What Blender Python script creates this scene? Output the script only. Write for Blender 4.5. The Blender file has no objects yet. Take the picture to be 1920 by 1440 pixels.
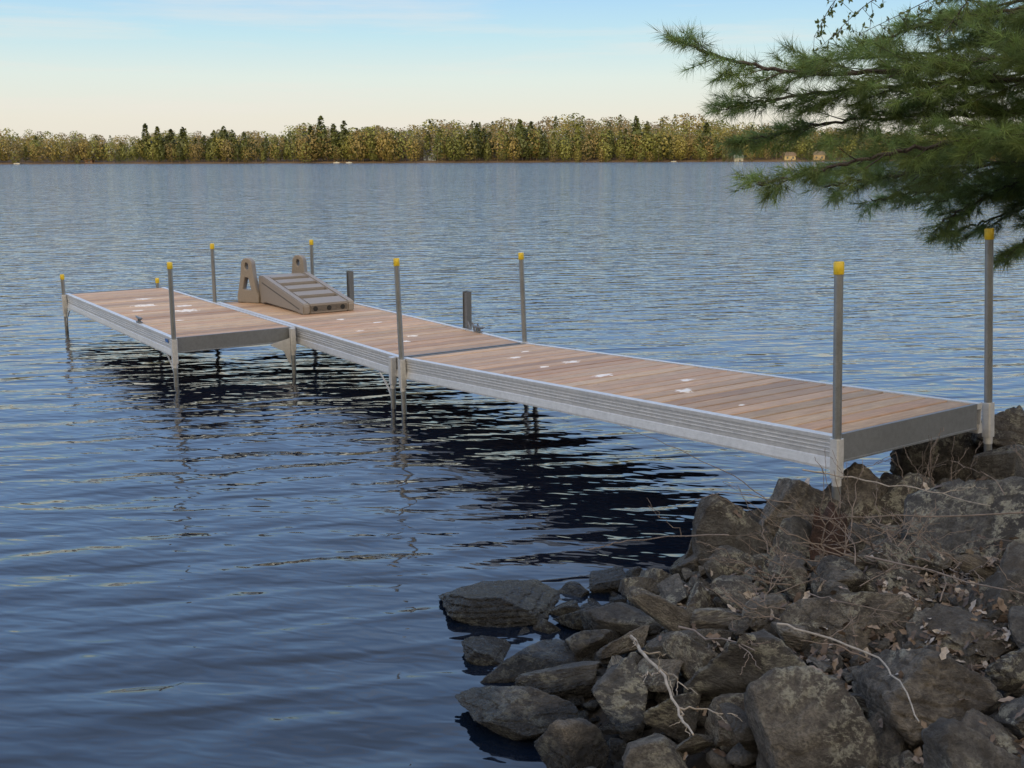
import bpy, bmesh, math, random
import numpy as np
from mathutils import Vector, Matrix, Euler
R = math.radians
rng = np.random.default_rng(7)
random.seed(7)
scene = bpy.context.scene
COL = scene.collection
scene.view_settings.view_transform = 'Standard'
scene.view_settings.look = 'None'
scene.view_settings.exposure = 0

# ------------------------------------------------------------------ helpers
def np_mesh(name, V, F, smooth=False):
    V = np.asarray(V, dtype=np.float32); F = np.asarray(F, dtype=np.int32)
    me = bpy.data.meshes.new(name)
    me.vertices.add(len(V)); me.vertices.foreach_set('co', V.ravel())
    m, k = F.shape
    me.loops.add(m * k); me.loops.foreach_set('vertex_index', F.ravel())
    me.polygons.add(m); me.polygons.foreach_set('loop_start', np.arange(0, m * k, k, dtype=np.int32))
    me.update(calc_edges=True)
    if smooth:
        me.polygons.foreach_set('use_smooth', np.ones(m, dtype=bool))
    me.update()
    return me

def vcol(me, cols, name='tint'):
    a = me.color_attributes.new(name=name, type='FLOAT_COLOR', domain='POINT')
    c = np.ones((len(me.vertices), 4), dtype=np.float32); c[:, :3] = cols
    a.data.foreach_set('color', c.ravel())

class MB:
    def __init__(s): s.v = []; s.f = []; s.c = []
    def add(s, vs, fs, col=(1, 1, 1)):
        o = len(s.v); s.v += [tuple(v) for v in vs]; s.f += [tuple(i + o for i in f) for f in fs]
        s.c += [col] * len(vs)
    def box(s, x0, x1, y0, y1, z0, z1, col=(1, 1, 1), M=None):
        vs = [Vector(p) for p in ((x0,y0,z0),(x1,y0,z0),(x1,y1,z0),(x0,y1,z0),(x0,y0,z1),(x1,y0,z1),(x1,y1,z1),(x0,y1,z1))]
        if M: vs = [M @ v for v in vs]
        s.add(vs, [(0,3,2,1),(4,5,6,7),(0,1,5,4),(1,2,6,5),(2,3,7,6),(3,0,4,7)], col)
    def prism(s, prof, axis, t0, t1, col=(1, 1, 1), M=None):
        def mk(p, t):
            return {'x': Vector((t, p[0], p[1])), 'y': Vector((p[0], t, p[1])), 'z': Vector((p[0], p[1], t))}[axis]
        n = len(prof)
        vs = [mk(p, t0) for p in prof] + [mk(p, t1) for p in prof]
        if M: vs = [M @ v for v in vs]
        fs = [(i, (i + 1) % n, n + (i + 1) % n, n + i) for i in range(n)] + [tuple(range(n))[::-1], tuple(range(n, 2 * n))]
        s.add(vs, fs, col)
    def tube(s, path, rad, n=8, col=(1, 1, 1), cap=True):
        path = [Vector(p) for p in path]
        if not hasattr(rad, '__len__'): rad = [rad] * len(path)
        vs = []; up = Vector((0.13, 0.21, 0.97)).normalized()
        for i, p in enumerate(path):
            t = (path[min(i + 1, len(path) - 1)] - path[max(i - 1, 0)]).normalized()
            a = t.cross(up)
            if a.length < .05: a = t.cross(Vector((1, 0, 0)))
            a.normalize(); b = t.cross(a)
            for k in range(n):
                w = 2 * math.pi * k / n
                vs.append(p + (a * math.cos(w) + b * math.sin(w)) * rad[i])
        fs = []
        for i in range(len(path) - 1):
            for k in range(n):
                fs.append((i*n+k, i*n+(k+1) % n, (i+1)*n+(k+1) % n, (i+1)*n+k))
        if cap:
            fs.append(tuple(range(n))[::-1]); fs.append(tuple((len(path)-1)*n + k for k in range(n)))
        s.add(vs, fs, col)
    def mesh(s, name, smooth=False, fix=True):
        me = bpy.data.meshes.new(name); me.from_pydata(s.v, [], s.f); me.update()
        vcol(me, np.array(s.c, dtype=np.float32))
        if fix:
            bm = bmesh.new(); bm.from_mesh(me); bmesh.ops.recalc_face_normals(bm, faces=bm.faces); bm.to_mesh(me); bm.free()
        if smooth:
            for p in me.polygons: p.use_smooth = True
            try: me.set_sharp_from_angle(angle=R(40))
            except Exception: pass
        return me

def obj(name, me, mat=None, parent=None, loc=(0, 0, 0), rot=(0, 0, 0), **props):
    o = bpy.data.objects.new(name, me); COL.objects.link(o)
    if mat and me is not None and not me.materials: me.materials.append(mat)
    o.location = loc; o.rotation_euler = rot
    if parent: o.parent = parent
    for k, v in props.items(): o[k] = v
    return o

# ------------------------------------------------------------------ node helper
class NT:
    def __init__(s, name):
        s.m = bpy.data.materials.new(name); s.m.use_nodes = True
        s.t = s.m.node_tree; s.t.nodes.clear()
        s.out = s.n('ShaderNodeOutputMaterial'); s.b = s.n('ShaderNodeBsdfPrincipled')
        s.l(s.b.outputs[0], s.out.inputs[0])
    def n(s, t, **kw):
        nd = s.t.nodes.new(t)
        for k, v in kw.items(): setattr(nd, k, v)
        return nd
    def l(s, a, b): s.t.links.new(a, b)
    def set(s, inp, v):
        if isinstance(v, bpy.types.NodeSocket): s.l(v, inp)
        else: inp.default_value = v
    def p(s, key, v): s.set(s.b.inputs[key], v)
    def coord(s, k='Object'): return s.n('ShaderNodeTexCoord').outputs[k]
    def map(s, v, scale=(1, 1, 1), rot=(0, 0, 0), loc=(0, 0, 0)):
        m = s.n('ShaderNodeMapping'); s.set(m.inputs[0], v)
        m.inputs['Scale'].default_value = scale; m.inputs['Rotation'].default_value = rot; m.inputs['Location'].default_value = loc
        return m.outputs[0]
    def noise(s, v, scale, detail=4, rough=.55, dist=0, col=False):
        m = s.n('ShaderNodeTexNoise'); s.set(m.inputs['Vector'], v)
        m.inputs['Scale'].default_value = scale; m.inputs['Detail'].default_value = detail
        m.inputs['Roughness'].default_value = rough; m.inputs['Distortion'].default_value = dist
        return m.outputs['Color' if col else 'Fac']
    def ramp(s, f, stops, interp='LINEAR'):
        m = s.n('ShaderNodeValToRGB'); s.set(m.inputs[0], f); m.color_ramp.interpolation = interp
        e = m.color_ramp.elements
        while len(e) < len(stops): e.new(.5)
        for i, (p, c) in enumerate(stops):
            e[i].position = p
            e[i].color = (c, c, c, 1) if not hasattr(c, '__len__') else (*c, 1)
        return m.outputs[0]
    def math(s, op, a, b=0, clamp=False):
        m = s.n('ShaderNodeMath', operation=op, use_clamp=clamp); s.set(m.inputs[0], a); s.set(m.inputs[1], b); return m.outputs[0]
    def mix(s, f, a, b, bt='MIX'):
        m = s.n('ShaderNodeMix', data_type='RGBA', blend_type=bt)
        s.set(m.inputs[0], f)
        for i, v in ((6, a), (7, b)):
            if isinstance(v, bpy.types.NodeSocket): s.l(v, m.inputs[i])
            elif hasattr(v, '__len__'): m.inputs[i].default_value = (*v[:3], 1)
            else: m.inputs[i].default_value = (v, v, v, 1)
        return m.outputs[2]
    def vmath(s, op, a, b=None):
        m = s.n('ShaderNodeVectorMath', operation=op); s.set(m.inputs[0], a)
        if b is not None: s.set(m.inputs[1], b)
        return m
    def bump(s, h, strength=.5, dist=.01, normal=None):
        m = s.n('ShaderNodeBump'); s.set(m.inputs['Height'], h)
        m.inputs['Strength'].default_value = strength; m.inputs['Distance'].default_value = dist
        if normal is not None: s.l(normal, m.inputs['Normal'])
        return m.outputs[0]
    def attr(s, name='tint'):
        return s.n('ShaderNodeAttribute', attribute_name=name).outputs['Color']

def simple(name, col, rough=.6, metal=0, nscale=20, var=.25, bump=.1, bd=.003):
    t = NT(name); c = t.coord()
    n = t.noise(c, nscale, 5)
    f = t.ramp(n, [(.3, 1 - var), (.7, 1.0)])
    t.p('Base Color', t.mix(1.0, f, col, 'MULTIPLY')); t.p('Metallic', metal)
    t.p('Roughness', rough)
    t.p('Normal', t.bump(t.noise(c, nscale * 4, 4), bump, bd))
    return t.m

# materials -----------------------------------------------------------------
def mat_alu(name, col, rough, metal=.75):
    t = NT(name); c = t.coord()
    n = t.noise(c, 3.0, 6, .65); n2 = t.noise(t.map(c, (60, 1.2, 60)), 3, 4); n3 = t.noise(c, 28, 5, .7)
    f = t.mix(.5, t.ramp(n, [(.3, .74), (.7, 1.0)]), t.ramp(n2, [(.3, .78), (.7, 1.0)]))
    f = t.mix(.35, f, t.ramp(n3, [(.35, .6), (.6, 1.0)]), 'MULTIPLY')
    t.p('Base Color', t.mix(1.0, f, col, 'MULTIPLY')); t.p('Metallic', metal)
    t.p('Roughness', t.math('ADD', t.math('MULTIPLY', n, .25), rough - .12))
    t.p('Normal', t.bump(n2, .15, .002))
    return t.m
M_ALU = mat_alu('aluminium', (.66, .67, .68), .50, .45)
M_GALV = mat_alu('galvanised_steel', (.33, .35, .365), .40, .7)
M_ALUD = mat_alu('dull_aluminium', (.24, .25, .26), .5)
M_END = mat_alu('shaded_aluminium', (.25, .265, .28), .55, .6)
M_CAP = simple('yellow_plastic', (.74, .54, .03), .4, 0, 30, .3)
M_BLUE = simple('blue_sticker', (.03, .12, .4), .4)

def mat_wood(spots):
    t = NT('cedar_decking'); c = t.coord()
    tint = t.attr()
    sep = t.n('ShaderNodeSeparateColor'); t.l(tint, sep.inputs[0])
    off = t.n('ShaderNodeCombineXYZ'); t.l(t.math('MULTIPLY', sep.outputs[2], 37.0), off.inputs[0]); t.l(t.math('MULTIPLY', sep.outputs[2], 11.0), off.inputs[2])
    cc = t.vmath('ADD', c, off.outputs[0]).outputs[0]
    g = t.noise(t.map(cc, (1.6, 26, 26)), 2.2, 6, .65, 1.2)
    g2 = t.noise(t.map(cc, (3, 120, 60)), 2.0, 3, .6)
    big = t.noise(cc, 1.3, 3); fine = t.noise(cc, 9, 5, .7)
    col = t.mix(sep.outputs[0], (.49, .275, .165), (.64, .46, .29))
    col = t.mix(t.ramp(g, [(.35, .0), (.60, .9)]), col, t.mix(1.0, col, (.56, .47, .39), 'MULTIPLY'))
    col = t.mix(t.ramp(g2, [(.35, .0), (.7, .5)]), col, (.60, .44, .29))
    col = t.mix(t.ramp(big, [(.4, .0), (.7, .45)]), col, (.43, .33, .24))
    col = t.mix(t.ramp(fine, [(.45, .0), (.7, .5)]), col, (.31, .215, .15))
    col = t.mix(1.0, col, t.ramp(sep.outputs[1], [(0, .70), (.5, .95), (1, 1.12)]), 'MULTIPLY')
    vor = t.n('ShaderNodeTexVoronoi'); t.l(t.map(cc, (2.2, 5, 1)), vor.inputs['Vector']); vor.inputs['Scale'].default_value = 1.6
    col = t.mix(t.ramp(vor.outputs['Distance'], [(.03, .85), (.07, 0)]), col, (.10, .05, .03))
    nz = t.noise(c, 16, 4, .7)
    dist = None
    for (x, y, r) in spots:
        d = t.vmath('DISTANCE', t.map(c, (1, 1.5, 0)), (x, y * 1.5, 0)).outputs['Value']
        d = t.math('DIVIDE', d, r)
        dist = d if dist is None else t.math('MINIMUM', dist, d)
    m = t.math('ADD', dist, t.math('MULTIPLY', nz, 2.6))
    col = t.mix(t.ramp(t.math('MULTIPLY', m, .25), [(.44, .85), (.49, 0)]), col, (.84, .81, .77))
    t.p('Base Color', col); t.p('Roughness', .66)
    t.p('Normal', t.bump(t.math('ADD', g, t.math('MULTIPLY', g2, .6)), .4, .004))
    return t.m

M_PLASTIC = simple('taupe_plastic', (.26, .23, .20), .55, 0, 60, .15, .15, .002)
M_HOLESHADE = simple('hole_shade', (.02, .02, .02), .8)

def mat_rock():
    t = NT('shore_rock')
    oi = t.n('ShaderNodeObjectInfo'); c = t.coord()
    geo = t.n('ShaderNodeNewGeometry'); sp = t.n('ShaderNodeSeparateXYZ'); t.l(geo.outputs['Position'], sp.inputs[0])
    cc = t.vmath('ADD', t.map(geo.outputs['Position'], (5, 5, 6)), t.map(c, (.3, .3, .3))).outputs[0]
    n1 = t.noise(cc, .55, 8, .68); n2 = t.noise(cc, 3.6, 8, .74, .3); n3 = t.noise(cc, 16, 3, .6)
    rr = t.math('FRACT', t.math('MULTIPLY', oi.outputs['Random'], 7.3))
    dark = t.mix(oi.outputs['Random'], (.034, .035, .037), (.062, .052, .042))
    lite = t.mix(rr, (.115, .120, .122), (.215, .192, .160))
    col = t.mix(t.ramp(t.math('ADD', t.math('MULTIPLY', n1, .5), t.math('MULTIPLY', n2, .5)), [(.43, 0), (.59, 1)]), dark, lite)
    lich = t.math('MULTIPLY', t.ramp(n2, [(.50, 0), (.54, 1)]), t.ramp(t.noise(cc, .6, 3), [(.48, 0), (.58, 1)]))
    col = t.mix(t.math('MULTIPLY', lich, .75), col, (.33, .33, .27))
    col = t.mix(t.ramp(n3, [(.35, .55), (.58, 0)]), col, (.027, .025, .023))
    zz = t.math('ADD', sp.outputs[2], t.math('MULTIPLY', t.math('SUBTRACT', n1, .5), .18))
    wet = t.ramp(t.math('ADD', t.math('MULTIPLY', zz, 2.5), .3), [(.56, 1), (.78, 0)])
    col = t.mix(wet, col, t.mix(1.0, col, (.24, .26, .29), 'MULTIPLY'))
    t.p('Base Color', col)
    t.p('Roughness', t.mix(wet, .88, t.ramp(n2, [(.3, .12), (.7, .36)])))
    h = t.math('ADD', t.math('MULTIPLY', n2, .75), t.math('MULTIPLY', n3, .2))
    t.p('Normal', t.bump(h, 1.0, .055))
    return t.m
M_ROCK = mat_rock()

def mat_ground():
    t = NT('forest_soil'); c = t.coord()
    n1 = t.noise(c, 3, 8, .7); n2 = t.noise(c, 26, 6, .7)
    col = t.mix(t.ramp(n2, [(.35, 0), (.7, 1)]), (.012, .010, .009), (.042, .036, .030))
    col = t.mix(t.ramp(n1, [(.4, 0), (.65, .6)]), col, (.024, .021, .019))
    t.p('Base Color', col); t.p('Roughness', .95); t.p('Normal', t.bump(n2, .9, .04))
    return t.m
M_GROUND = mat_ground()
M_TWIG = simple('dead_twig', (.20, .165, .145), .85, 0, 30, .45, .4)
M_PALE = simple('weathered_stick', (.36, .32, .27), .85, 0, 25, .45, .4)
M_BARK = simple('pine_bark', (.085, .065, .052), .9, 0, 12, .5, .8, .02)

# ------------------------------------------------------------------ value noise
_perm = rng.random((64, 64, 64)).astype(np.float32)
def vnoise(P):
    P = np.asarray(P); i = np.floor(P).astype(int); f = P - i; f = f * f * (3 - 2 * f)
    i0 = i % 64; i1 = (i + 1) % 64
    def g(a, b, c): return _perm[a, b, c]
    x0, y0, z0 = i0.T; x1, y1, z1 = i1.T; fx, fy, fz = f.T
    c00 = g(x0,y0,z0)*(1-fx)+g(x1,y0,z0)*fx; c10 = g(x0,y1,z0)*(1-fx)+g(x1,y1,z0)*fx
    c01 = g(x0,y0,z1)*(1-fx)+g(x1,y0,z1)*fx; c11 = g(x0,y1,z1)*(1-fx)+g(x1,y1,z1)*fx
    return ((c00*(1-fy)+c10*fy)*(1-fz)+(c01*(1-fy)+c11*fy)*fz) - .5
def fbm(P, oct=4, g=.5):
    s = 0; a = 1
    for k in range(oct): s = s + a * vnoise(P * 2 ** k + 17.3 * k); a *= g
    return s

# ------------------------------------------------------------------ terrain
SH = np.array([(-1600,-260),(-300,-60),(-60,-25),(-15,-8),(-4,-2.5),(-1.2,.3),(-.3,2.2),(-.02,3.3),(-.1,3.85),(.1,4.45),(.4,4.95),(.8,5.35),(1.3,5.75),(2.0,6.2),(2.8,6.8),(3.8,7.6),(6,8.8),(15,12),(60,20),(300,40),(1600,150)], float)
def shore_sd(x, y):
    x = np.asarray(x, float); y = np.asarray(y, float)
    best = np.full(x.shape, 1e9)
    for a, b in zip(SH[:-1], SH[1:]):
        d = b - a; L = (d ** 2).sum()
        t = np.clip(((x - a[0]) * d[0] + (y - a[1]) * d[1]) / L, 0, 1)
        best = np.minimum(best, np.hypot(x - a[0] - t * d[0], y - a[1] - t * d[1]))
    poly = np.vstack([SH, [(1600, -4000), (-1600, -4000)]])
    ins = np.zeros(x.shape, bool)
    for i in range(len(poly)):
        a = poly[i]; b = poly[(i + 1) % len(poly)]
        if a[1] == b[1]: continue
        c = ((a[1] > y) != (b[1] > y)) & (x < (b[0] - a[0]) * (y - a[1]) / (b[1] - a[1]) + a[0])
        ins ^= c
    return np.where(ins, best, -best)
def ground_h(x, y):
    x = np.asarray(x, float); y = np.asarray(y, float)
    s = shore_sd(x, y)
    h = np.where(s > 0, -.14 + .76 * (1 - np.exp(-np.maximum(s, 0) / 1.35)), np.maximum(-.14 + .4 * s, -4.5))
    k = np.clip((-y - 9) / 50, 0, 1); k = k * k * (3 - 2 * k)
    h = h + np.where(s > 0, k * 19, 0)  # unseen hill behind the camera, added to keep low sun off the foreground
    P = np.stack([x * 1.7, y * 1.7, np.zeros_like(x)], -1).reshape(-1, 3)
    h = h + (fbm(P, 3) * .10).reshape(x.shape)
    return h
n = 330
u = np.linspace(-1, 1, n)
sx = np.sinh(u * 9.2) / np.sinh(9.2) * 1550
gx = sx + 1.5; gy = sx + 4.2
X, Y = np.meshgrid(gx, gy, indexing='ij')
Z = ground_h(X, Y)
V = np.stack([X, Y, Z], -1).reshape(-1, 3)
I = np.arange(n * n).reshape(n, n)
F = np.stack([I[:-1, :-1], I[1:, :-1], I[1:, 1:], I[:-1, 1:]], -1).reshape(-1, 4)
obj('ground', np_mesh('ground', V, F, True), M_GROUND, kind='structure', label='dark soil lake bank and lake bed', category='ground')

# ------------------------------------------------------------------ water
n = 760
u = np.linspace(-1, 1, n); kk = 8.0
sx = np.sinh(u * kk) / np.sinh(kk) * 1700
cell = 1700 / np.sinh(kk) * kk * np.cosh(u * kk) * (2 / (n - 1))
gx = sx + 0.0; gy = sx + 6.0
X, Y = np.meshgrid(gx, gy, indexing='ij')
CX = np.maximum(*np.meshgrid(cell, cell, indexing='ij'))
Z = np.zeros_like(X)
NW = 60
lam = np.exp(rng.uniform(np.log(.22), np.log(1.0), NW))
ang = R(97) + rng.normal(0, R(24), NW)
ph = rng.uniform(0, 6.28, NW)
gust = 1 + 1.1 * fbm(np.stack([X * .11, Y * .22, X * 0 + 3], -1).reshape(-1, 3), 3).reshape(X.shape)
for l, a, p in zip(lam, ang, ph):
    sl = .0080
    damp = np.clip((l / CX - 3) / 4, 0, 1)
    k = 2 * math.pi / l
    Z += damp * sl / k * np.sin(k * (X * math.cos(a) + Y * math.sin(a)) + p)
Z *= np.clip(gust, .4, 1.7)
sd = shore_sd(X, Y)
Z *= np.clip((-sd + .2) / 1.2, .35, 1)
V = np.stack([X, Y, Z], -1).reshape(-1, 3)
I = np.arange(n * n).reshape(n, n)
F = np.stack([I[:-1, :-1], I[1:, :-1], I[1:, 1:], I[:-1, 1:]], -1).reshape(-1, 4)
def mat_water():
    t = NT('lake_water'); geo = t.n('ShaderNodeNewGeometry'); c = t.coord()
    dist = t.vmath('LENGTH', t.map(c, (1, 1, 0), loc=(0, -6, 0))).outputs['Value']
    def mr(a, b, lo, hi):
        q = t.n('ShaderNodeMapRange'); t.l(dist, q.inputs[0])
        for i, v in enumerate((a, b, lo, hi)): q.inputs[i + 1].default_value = v
        return q.outputs[0]
    gst = t.ramp(t.noise(t.map(c, (.03, .11, 1)), 1.0, 4), [(.35, .55), (.65, 1.25)])
    def grad(scale, aniso, rot, detail, amp):
        base = t.map(t.map(c, rot=(0, 0, R(rot))), (scale * aniso, scale, 1))
        e = .06
        n0 = t.noise(base, 1, detail, .5, .35)
        nx = t.noise(t.vmath('ADD', base, (e, 0, 0)).outputs[0], 1, detail, .5, .35)
        ny = t.noise(t.vmath('ADD', base, (0, e, 0)).outputs[0], 1, detail, .5, .35)
        cb = t.n('ShaderNodeCombineXYZ')
        t.l(t.math('MULTIPLY', t.math('SUBTRACT', n0, nx), aniso / e), cb.inputs[0])
        t.l(t.math('MULTIPLY', t.math('SUBTRACT', n0, ny), 1 / e), cb.inputs[1])
        s = t.vmath('SCALE', cb.outputs[0]); t.set(s.inputs['Scale'], amp); return s.outputs[0]
    g1 = grad(4.6, .28, -10, 1.0, mr(5, 40, .155, .26))
    g2 = grad(14.0, .40, 10, 1.0, t.math('MULTIPLY', mr(5, 60, .105, .17), gst))
    g3 = grad(.9, 1.0, -3, 1, mr(12, 90, .0, .26))
    p = t.vmath('ADD', t.vmath('ADD', g1, g2).outputs[0], g3).outputs[0]
    nn = t.vmath('NORMALIZE', t.vmath('ADD', geo.outputs['Normal'], p).outputs[0]).outputs[0]
    t.p('Base Color', (.0020, .0050, .013, 1)); t.p('Roughness', .045); t.p('IOR', 1.55)
    t.p('Normal', nn)
    return t.m
obj('water', np_mesh('water', V, F, True), mat_water(), kind='structure', label='rippled blue lake water', category='water')

# ------------------------------------------------------------------ dock
dock = obj('dock', None, loc=(-.90, 8.845, 0), rot=(0, 0, R(34.8)), label='L-shaped aluminium dock with cedar decking standing in the lake', category='dock')
W = 1.22
def section(L, y0, seed, spots, loc, rotx=0., W=1.22):
    r = random.Random(seed); f = MB()
    prof = [(.012,.005),(-.030,.005),(-.034,.002),(-.034,-.018),(-.0285,-.021),(-.0285,-.034),(-.0315,-.036),(-.0315,-.041),(-.0285,-.043),(-.0285,-.055),(-.0315,-.057),(-.0315,-.062),(-.0285,-.064),(-.0285,-.076),(-.0315,-.078),(-.0315,-.083),(-.0285,-.085),(-.0285,-.108),(-.033,-.112),(-.043,-.156),(-.043,-.168),(.0,-.168),(.0,-.160),(-.02,-.12),(-.02,-.03),(.012,-.030)]
    f.prism(prof, 'y', y0, y0 + L)
    f.prism([(W - a, b) for a, b in prof], 'y', y0, y0 + L)
    nj = 5
    for i in range(1, nj):
        yy = y0 + L * i / nj
        f.box(.0, W, yy - .02, yy + .02, -.11, -.036)
    fo = obj('dock_section', f.mesh('dock_frame'), M_ALU, dock, loc=loc, rot=(rotx, 0, 0))
    for ye, sgn in ((y0, 1), (y0 + L, -1)):
        e = MB()
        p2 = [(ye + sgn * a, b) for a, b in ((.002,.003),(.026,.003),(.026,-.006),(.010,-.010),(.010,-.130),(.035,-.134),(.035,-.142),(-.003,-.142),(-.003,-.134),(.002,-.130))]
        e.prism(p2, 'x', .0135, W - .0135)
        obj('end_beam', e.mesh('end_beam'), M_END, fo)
    d = MB(); nb = int(round((L - .07) / .1445)); bw = (L - .07) / nb
    for i in range(nb):
        a = y0 + .035 + i * bw + .007; b = a + bw - .014; h = r.uniform(-.002, .002); ch = .005
        pr = [(a, -.032), (a, -ch + h), (a + ch, h), (b - ch, h), (b, -ch + h), (b, -.032)]
        tt = (min(1, max(0, r.gauss(.5, .30))), r.random(), r.random())
        d.prism(pr, 'x', .0145, W - .0145, tt)
    obj('decking', d.mesh('decking'), mat_wood(spots), fo)
    return fo
DZ = .45
SL = math.atan(.26 / 4.4)
s1 = section(4.40, -4.43, 1, [(.62,-.75,.09),(.45,-1.35,.07),(.75,-1.3,.11),(.5,-2.0,.13),(.72,-2.6,.08),(.42,-2.9,.12),(.3,-3.5,.05),(.9,-.5,.08)], (0, 0, DZ), -SL)
s2 = section(4.33, .02, 2, [(.4,.7,.08),(.62,.95,.09),(.35,1.5,.07),(.75,1.9,.07),(.55,2.3,.08)], (0, 0, DZ))
s3 = section(4.15, 2.10, 3, [(.7,3.9,.22),(.45,4.6,.2),(.6,5.2,.16),(.4,3.2,.07),(.8,4.3,.16),(.25,4.2,.1)], (-1.235, 0, DZ), 0, 1.15)
stk = MB(); stk.box(-.0375, -.0345, 2.22, 2.31, -.055, -.025)
obj('sticker', stk.mesh('sticker'), M_BLUE, s3)

def post(x, y, top, bot, zdeck, tilt=0., tiltx=0., brace=0, sleeve=.27, bx=0, pipe_top=True):
    p = MB()
    if pipe_top:
        p.tube([(0, 0, bot - zdeck), (0, 0, top)], .0220, 14)
    else:
        p.tube([(0, 0, bot - zdeck), (0, 0, -.02)], .0220, 14)
    o = obj('post', p.mesh('post_pipe', True), M_GALV, dock, loc=(x, y, zdeck), rot=(tilt, tiltx, 0))
    if pipe_top:
        c = MB()
        c.tube([(0,0,top-.054),(0,0,top-.050),(0,0,top+.003),(0,0,top+.008)], [.0236,.0254,.0254,.022], 14)
        obj('post_cap', c.mesh('post_cap', True), M_CAP, o)
    b = MB()
    w = .026
    pr = [(-w,-w+.006),(-w+.006,-w),(w-.006,-w),(w,-w+.006),(w,w-.006),(w-.006,w),(-w+.006,w),(-w,w-.006)]
    b.prism(pr, 'z', -sleeve, -.002)
    b.tube([(0, 0, -sleeve - .04), (0, 0, -sleeve)], .0240, 12)
    if brace:
        pts = []
        for k in range(9):
            q = k / 8
            pts.append(((.03 + .22 * (1 - q) ** 1.7) * brace, -.17 - .22 * q))
        inner = [(max(abs(a) - .03, .02) * brace, c_) for a, c_ in pts][::-1]
        b.prism(pts + inner, 'x', -.005, .005)
    if bx:
        pts = [(.03 * bx, -.10), (.24 * bx, -.145), (.22 * bx, -.16), (.10 * bx, -.22), (.05 * bx, -.34), (.03 * bx, -.36)]
        b.prism(pts, 'y', -.005, .005)
    obj('leg_bracket', b.mesh('leg_bracket'), M_ALU, o)
    return o
t1 = SL
post(-.055, -4.463, .86, .38, DZ + .266, -t1, sleeve=.20)
post(W + .095, -4.42, .97, .40, DZ + .262, -t1 * 1.2, R(-1.6), sleeve=.20)
post(-.062, -.07, .82, -1.5, DZ + .004, -t1, sleeve=.23)
post(W + .058, .06, .79, -1.5, DZ + .004, -t1, R(-.5), sleeve=.23)
post(-.062, .09, .5, -1.5, DZ, 0, sleeve=.23, pipe_top=False, brace=1)
post(W + .062, -.10, .5, -1.5, DZ, 0, sleeve=.23, pipe_top=False)
post(W - .03, 4.39, .66, -1.5, DZ, R(.6), sleeve=.23)
post(-.04, 4.40, .67, -1.5, DZ, R(.5), R(.4), sleeve=.23)
post(-1.235 - .030, 2.065, .70, -1.5, DZ, 0, R(.6), sleeve=.23, brace=1)
post(-.100, 2.06, .4, -1.5, DZ, 0, sleeve=.23, pipe_top=False, bx=-1)
post(-1.235 - .062, 6.21, .24, -1.5, DZ, 0, sleeve=.23, brace=-1)
post(-.12, 6.30, .11, -1.5, DZ, 0, sleeve=.23)
for yy, hh in ((1.05, .36), (3.58, .35)):
    b = MB(); pr = [(-.028,-.036),(.028,-.036),(.028,.036),(-.028,.036),(-.028,.030),(.018,.030),(.018,-.030),(-.028,-.030)]
    b.prism(pr, 'z', -.22, hh)
    b.prism([(-.018,-.028),(.012,-.028),(.012,.028),(-.018,.028)], 'z', -.1, hh - .02, (.3,.3,.3))
    obj('bumper_upright', b.mesh('bumper_upright'), M_ALUD, dock, loc=(W + .075, yy, DZ))
def cleat(x, y, rz, z=DZ):
    b = MB(); b.box(-.05, .05, -.02, .02, 0, .012)
    b.tube([(-.025, 0, .01), (-.025, 0, .045)], .009, 8); b.tube([(.025, 0, .01), (.025, 0, .045)], .009, 8)
    b.tube([(-.11, 0, .055), (-.06, 0, .046), (.06, 0, .046), (.11, 0, .055)], [.006, .012, .012, .006], 8)
    obj('cleat', b.mesh('cleat', True), M_ALUD, dock, loc=(x, y, z + .007), rot=(0, 0, rz))
cleat(-1.235, 3.25, R(90)); cleat(W, .74, R(90))
b = MB()
for q in (-.09, 0, .09):
    b.prism([(q - .05, .0), (q + .0, .075), (q + .02, .075), (q - .01, 0)], 'x', -.004, .004)
obj('ladder_hinge', b.mesh('ladder_hinge'), M_ALUD, dock, loc=(W + .02, .86, DZ + .006))

# ------------------------------------------------------------------ moulded step unit lying on the dock
R348 = Matrix.Rotation(R(34.8), 4, 'Z')
def dpos(x, y, z): 
    v = R348 @ Vector((x, y, z)); return (v.x - .90, v.y + 8.845, v.z)
steps = obj('dock_steps', None, loc=dpos(.36, 2.82, DZ + .001), rot=(0, 0, R(34.8)), label='taupe moulded plastic dock steps with loop handles lying on the decking', category='dock steps')
SW = .60; HT = .32
b = MB()
for x0 in (0, SW - .075):
    pr = [(0, .0), (0, .09), (.02, .115), (1.12, HT), (1.20, HT), (1.22, HT - .02), (1.22, .0), (1.12, .0), (1.05, .02), (.2, .01), (.12, 0)]
    b.prism(pr, 'x', x0, x0 + .075)
sl = (HT - .115) / 1.10
ys = [(.0, .22), (.31, .47), (.56, .71), (.80, .95), (1.03, 1.22)]
for a, c_ in ys:
    za, zb = .115 + sl * (a - .02) - .004, .115 + sl * (c_ - .02) - .004
    zb = min(zb, HT - .004); za = max(za, .10)
    b.prism([(a, za), (c_, zb), (c_, zb - .12 if a > .3 else zb - .08), (a, max(za - .12, .0))], 'x', .075, SW - .075)
b.box(.075, SW - .075, .0, .03, .012, .098)
b.prism([(.03,.01),(1.2,.01),(1.2,.03),(.03,.03)], 'x', .075, SW - .075, (.35,.35,.35))
me = b.mesh('step_body')
bm = bmesh.new(); bm.from_mesh(me)
bmesh.ops.bevel(bm, geom=[e for e in bm.edges if e.calc_face_angle(0) > R(35)], offset=.010, segments=2, affect='EDGES', clamp_overlap=True)
bm.to_mesh(me); bm.free()
obj('step_body', me, M_PLASTIC, steps)
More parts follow.
